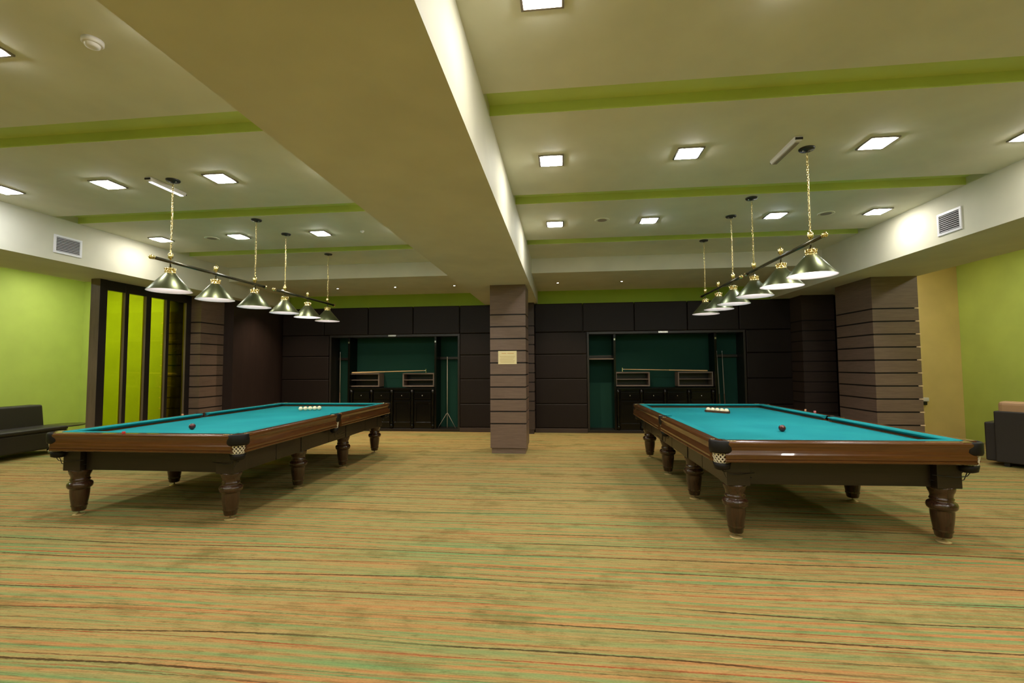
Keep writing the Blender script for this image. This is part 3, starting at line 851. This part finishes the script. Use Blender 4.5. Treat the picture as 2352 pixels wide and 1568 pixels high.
cue((3.47, 10.89, .062), (3.425, 10.92, 1.80), 'pale cue standing upright in the right cue cabinet, left one of the pair', mid='cue_grey')
cue((3.57, 10.89, .062), (3.54, 10.92, 1.80), 'two tone cue standing upright in the right cue cabinet, right one of the pair', mid='cue_grey')
r = empty('cue_stand', (-2.70, 10.76, .06)); tag(r, 'slim upright cue stand with two splayed feet in the right bay of the left cabinet', 'cue stand')
MB().tube([(0, 0, .01), (0, 0, 1.66)], [.010, .007], 10).build('pole', M['cue_grey'], r)
for s in (-1, 1): MB().tube([(0, 0, .36), (s*.21, -.05, .006)], .006, 8).build('leg', M['grey_plastic'], r)

# ------------------------------------------------------------------ notice on the column
r = empty('paper_notice', (-.949, 7.985, 1.635)); tag(r, 'cream paper notice with faded lines on the front of the boarded column', 'notice')
MB().box(-.16, .16, -.003, .003, -.113, .113).build('sheet', M['paper'], r)
mb = MB()
for z, a, b in ((.072, -.10, -.02), (.072, 0, .11)): mb.box(a, b, -.0045, -.003, z-.006, z+.006)
mb.build('heading_lines', M['print_orange'], r)
mb = MB()
for z, a, b in ((.02, -.13, .13), (-.005, -.12, .12), (-.03, -.13, .10), (-.055, -.13, .13), (-.078, -.12, .12)): mb.box(a, b, -.0045, -.003, z-.0035, z+.0035)
mb.build('text_lines', M['print'], r)

# wall control on the beige wall
r = empty('wall_intercom', (7.136, 10.2, .735)); tag(r, 'small white wall unit with a dark underside on the beige wall', 'wall unit')
MB().box(-.075, .075, -.035, -.002, 0, .075).build('body', M['white_plastic'], r, bevel=.008)
MB().box(-.04, .03, -.045, -.002, -.07, -.004).build('plug', M['black_plastic'], r, bevel=.006)

# ------------------------------------------------------------------ seating
def soft_box(x0, x1, y0, y1, z0, z1): return MB().box(x0, x1, y0, y1, z0, z1)
r = empty('sofa', (-9.25, 6.41, 0), 0); tag(r, 'low dark upholstered sofa against the left green wall behind the left table', 'sofa')
soft_box(-.50, .30, -1.25, 1.25, .10, .40).build('seat_base', M['sofa'], r, bevel=.03, seg=3)
for i in range(2): soft_box(-.30, .31, -1.24+1.245*i, 1.24-1.245*(1-i), .40, .47).build('seat_cushion', M['sofa'], r, bevel=.03, seg=3)
MB().prism([(-.52, .30), (-.20, .40), (-.26, .84), (-.52, .84)], -1.25, 1.25, 'Y').build('backrest', M['sofa'], r, bevel=.03, seg=3)
for x, y in ((.22, .98), (.22, -.98), (-.42, .98), (-.42, -.98)): MB().lathe([(.018, 0), (.022, .1)], (x, y, 0), 12).build('leg', M['chrome'], r)
r = empty('side_table', (-9.62, 8.12, 0)); tag(r, 'small dark round side table beside the low dark sofa', 'table')
MB().lathe([(.32, .395), (.33, .402), (.33, .414), (.32, .42)], n=40).build('tabletop', M['coffee'], r)
MB().lathe([(.03, .02), (.025, .395)], n=16).build('pedestal', M['black_plastic'], r)
MB().lathe([(.20, 0), (.20, .015), (.03, .025)], n=32).build('base', M['black_plastic'], r)
r = empty('sofa', (6.22, 7.58, 0), R(-54)); tag(r, 'dark backed sofa with tan cushions standing near the right green wall', 'sofa')
# local x runs along the back of the sofa, local y goes away from the back
soft_box(0, 1.2, 0, .14, .06, .79).build('back_shell', M['sofa'], r, bevel=.015, seg=3)
soft_box(0, 1.2, .14, .74, .06, .38).build('seat_base', M['sofa'], r, bevel=.02, seg=3)
for i in range(2):
    soft_box(.03+.58*i, .59+.58*i, .06, .28, .40, .93).build('back_cushion', M['tan'], r, bevel=.05, seg=3)
    soft_box(.03+.58*i, .59+.58*i, .20, .74, .38, .50).build('seat_cushion', M['tan'], r, bevel=.04, seg=3)
soft_box(-.12, 0, .05, .74, .06, .62).build('arm', M['sofa'], r, bevel=.02, seg=3)
soft_box(1.2, 1.32, .05, .74, .06, .62).build('arm', M['sofa'], r, bevel=.02, seg=3)
for x, y in ((.1, .08), (1.1, .08), (.1, .66), (1.1, .66)): MB().box(x-.03, x+.03, y-.03, y+.03, 0, .062).build('leg', M['black_plastic'], r)
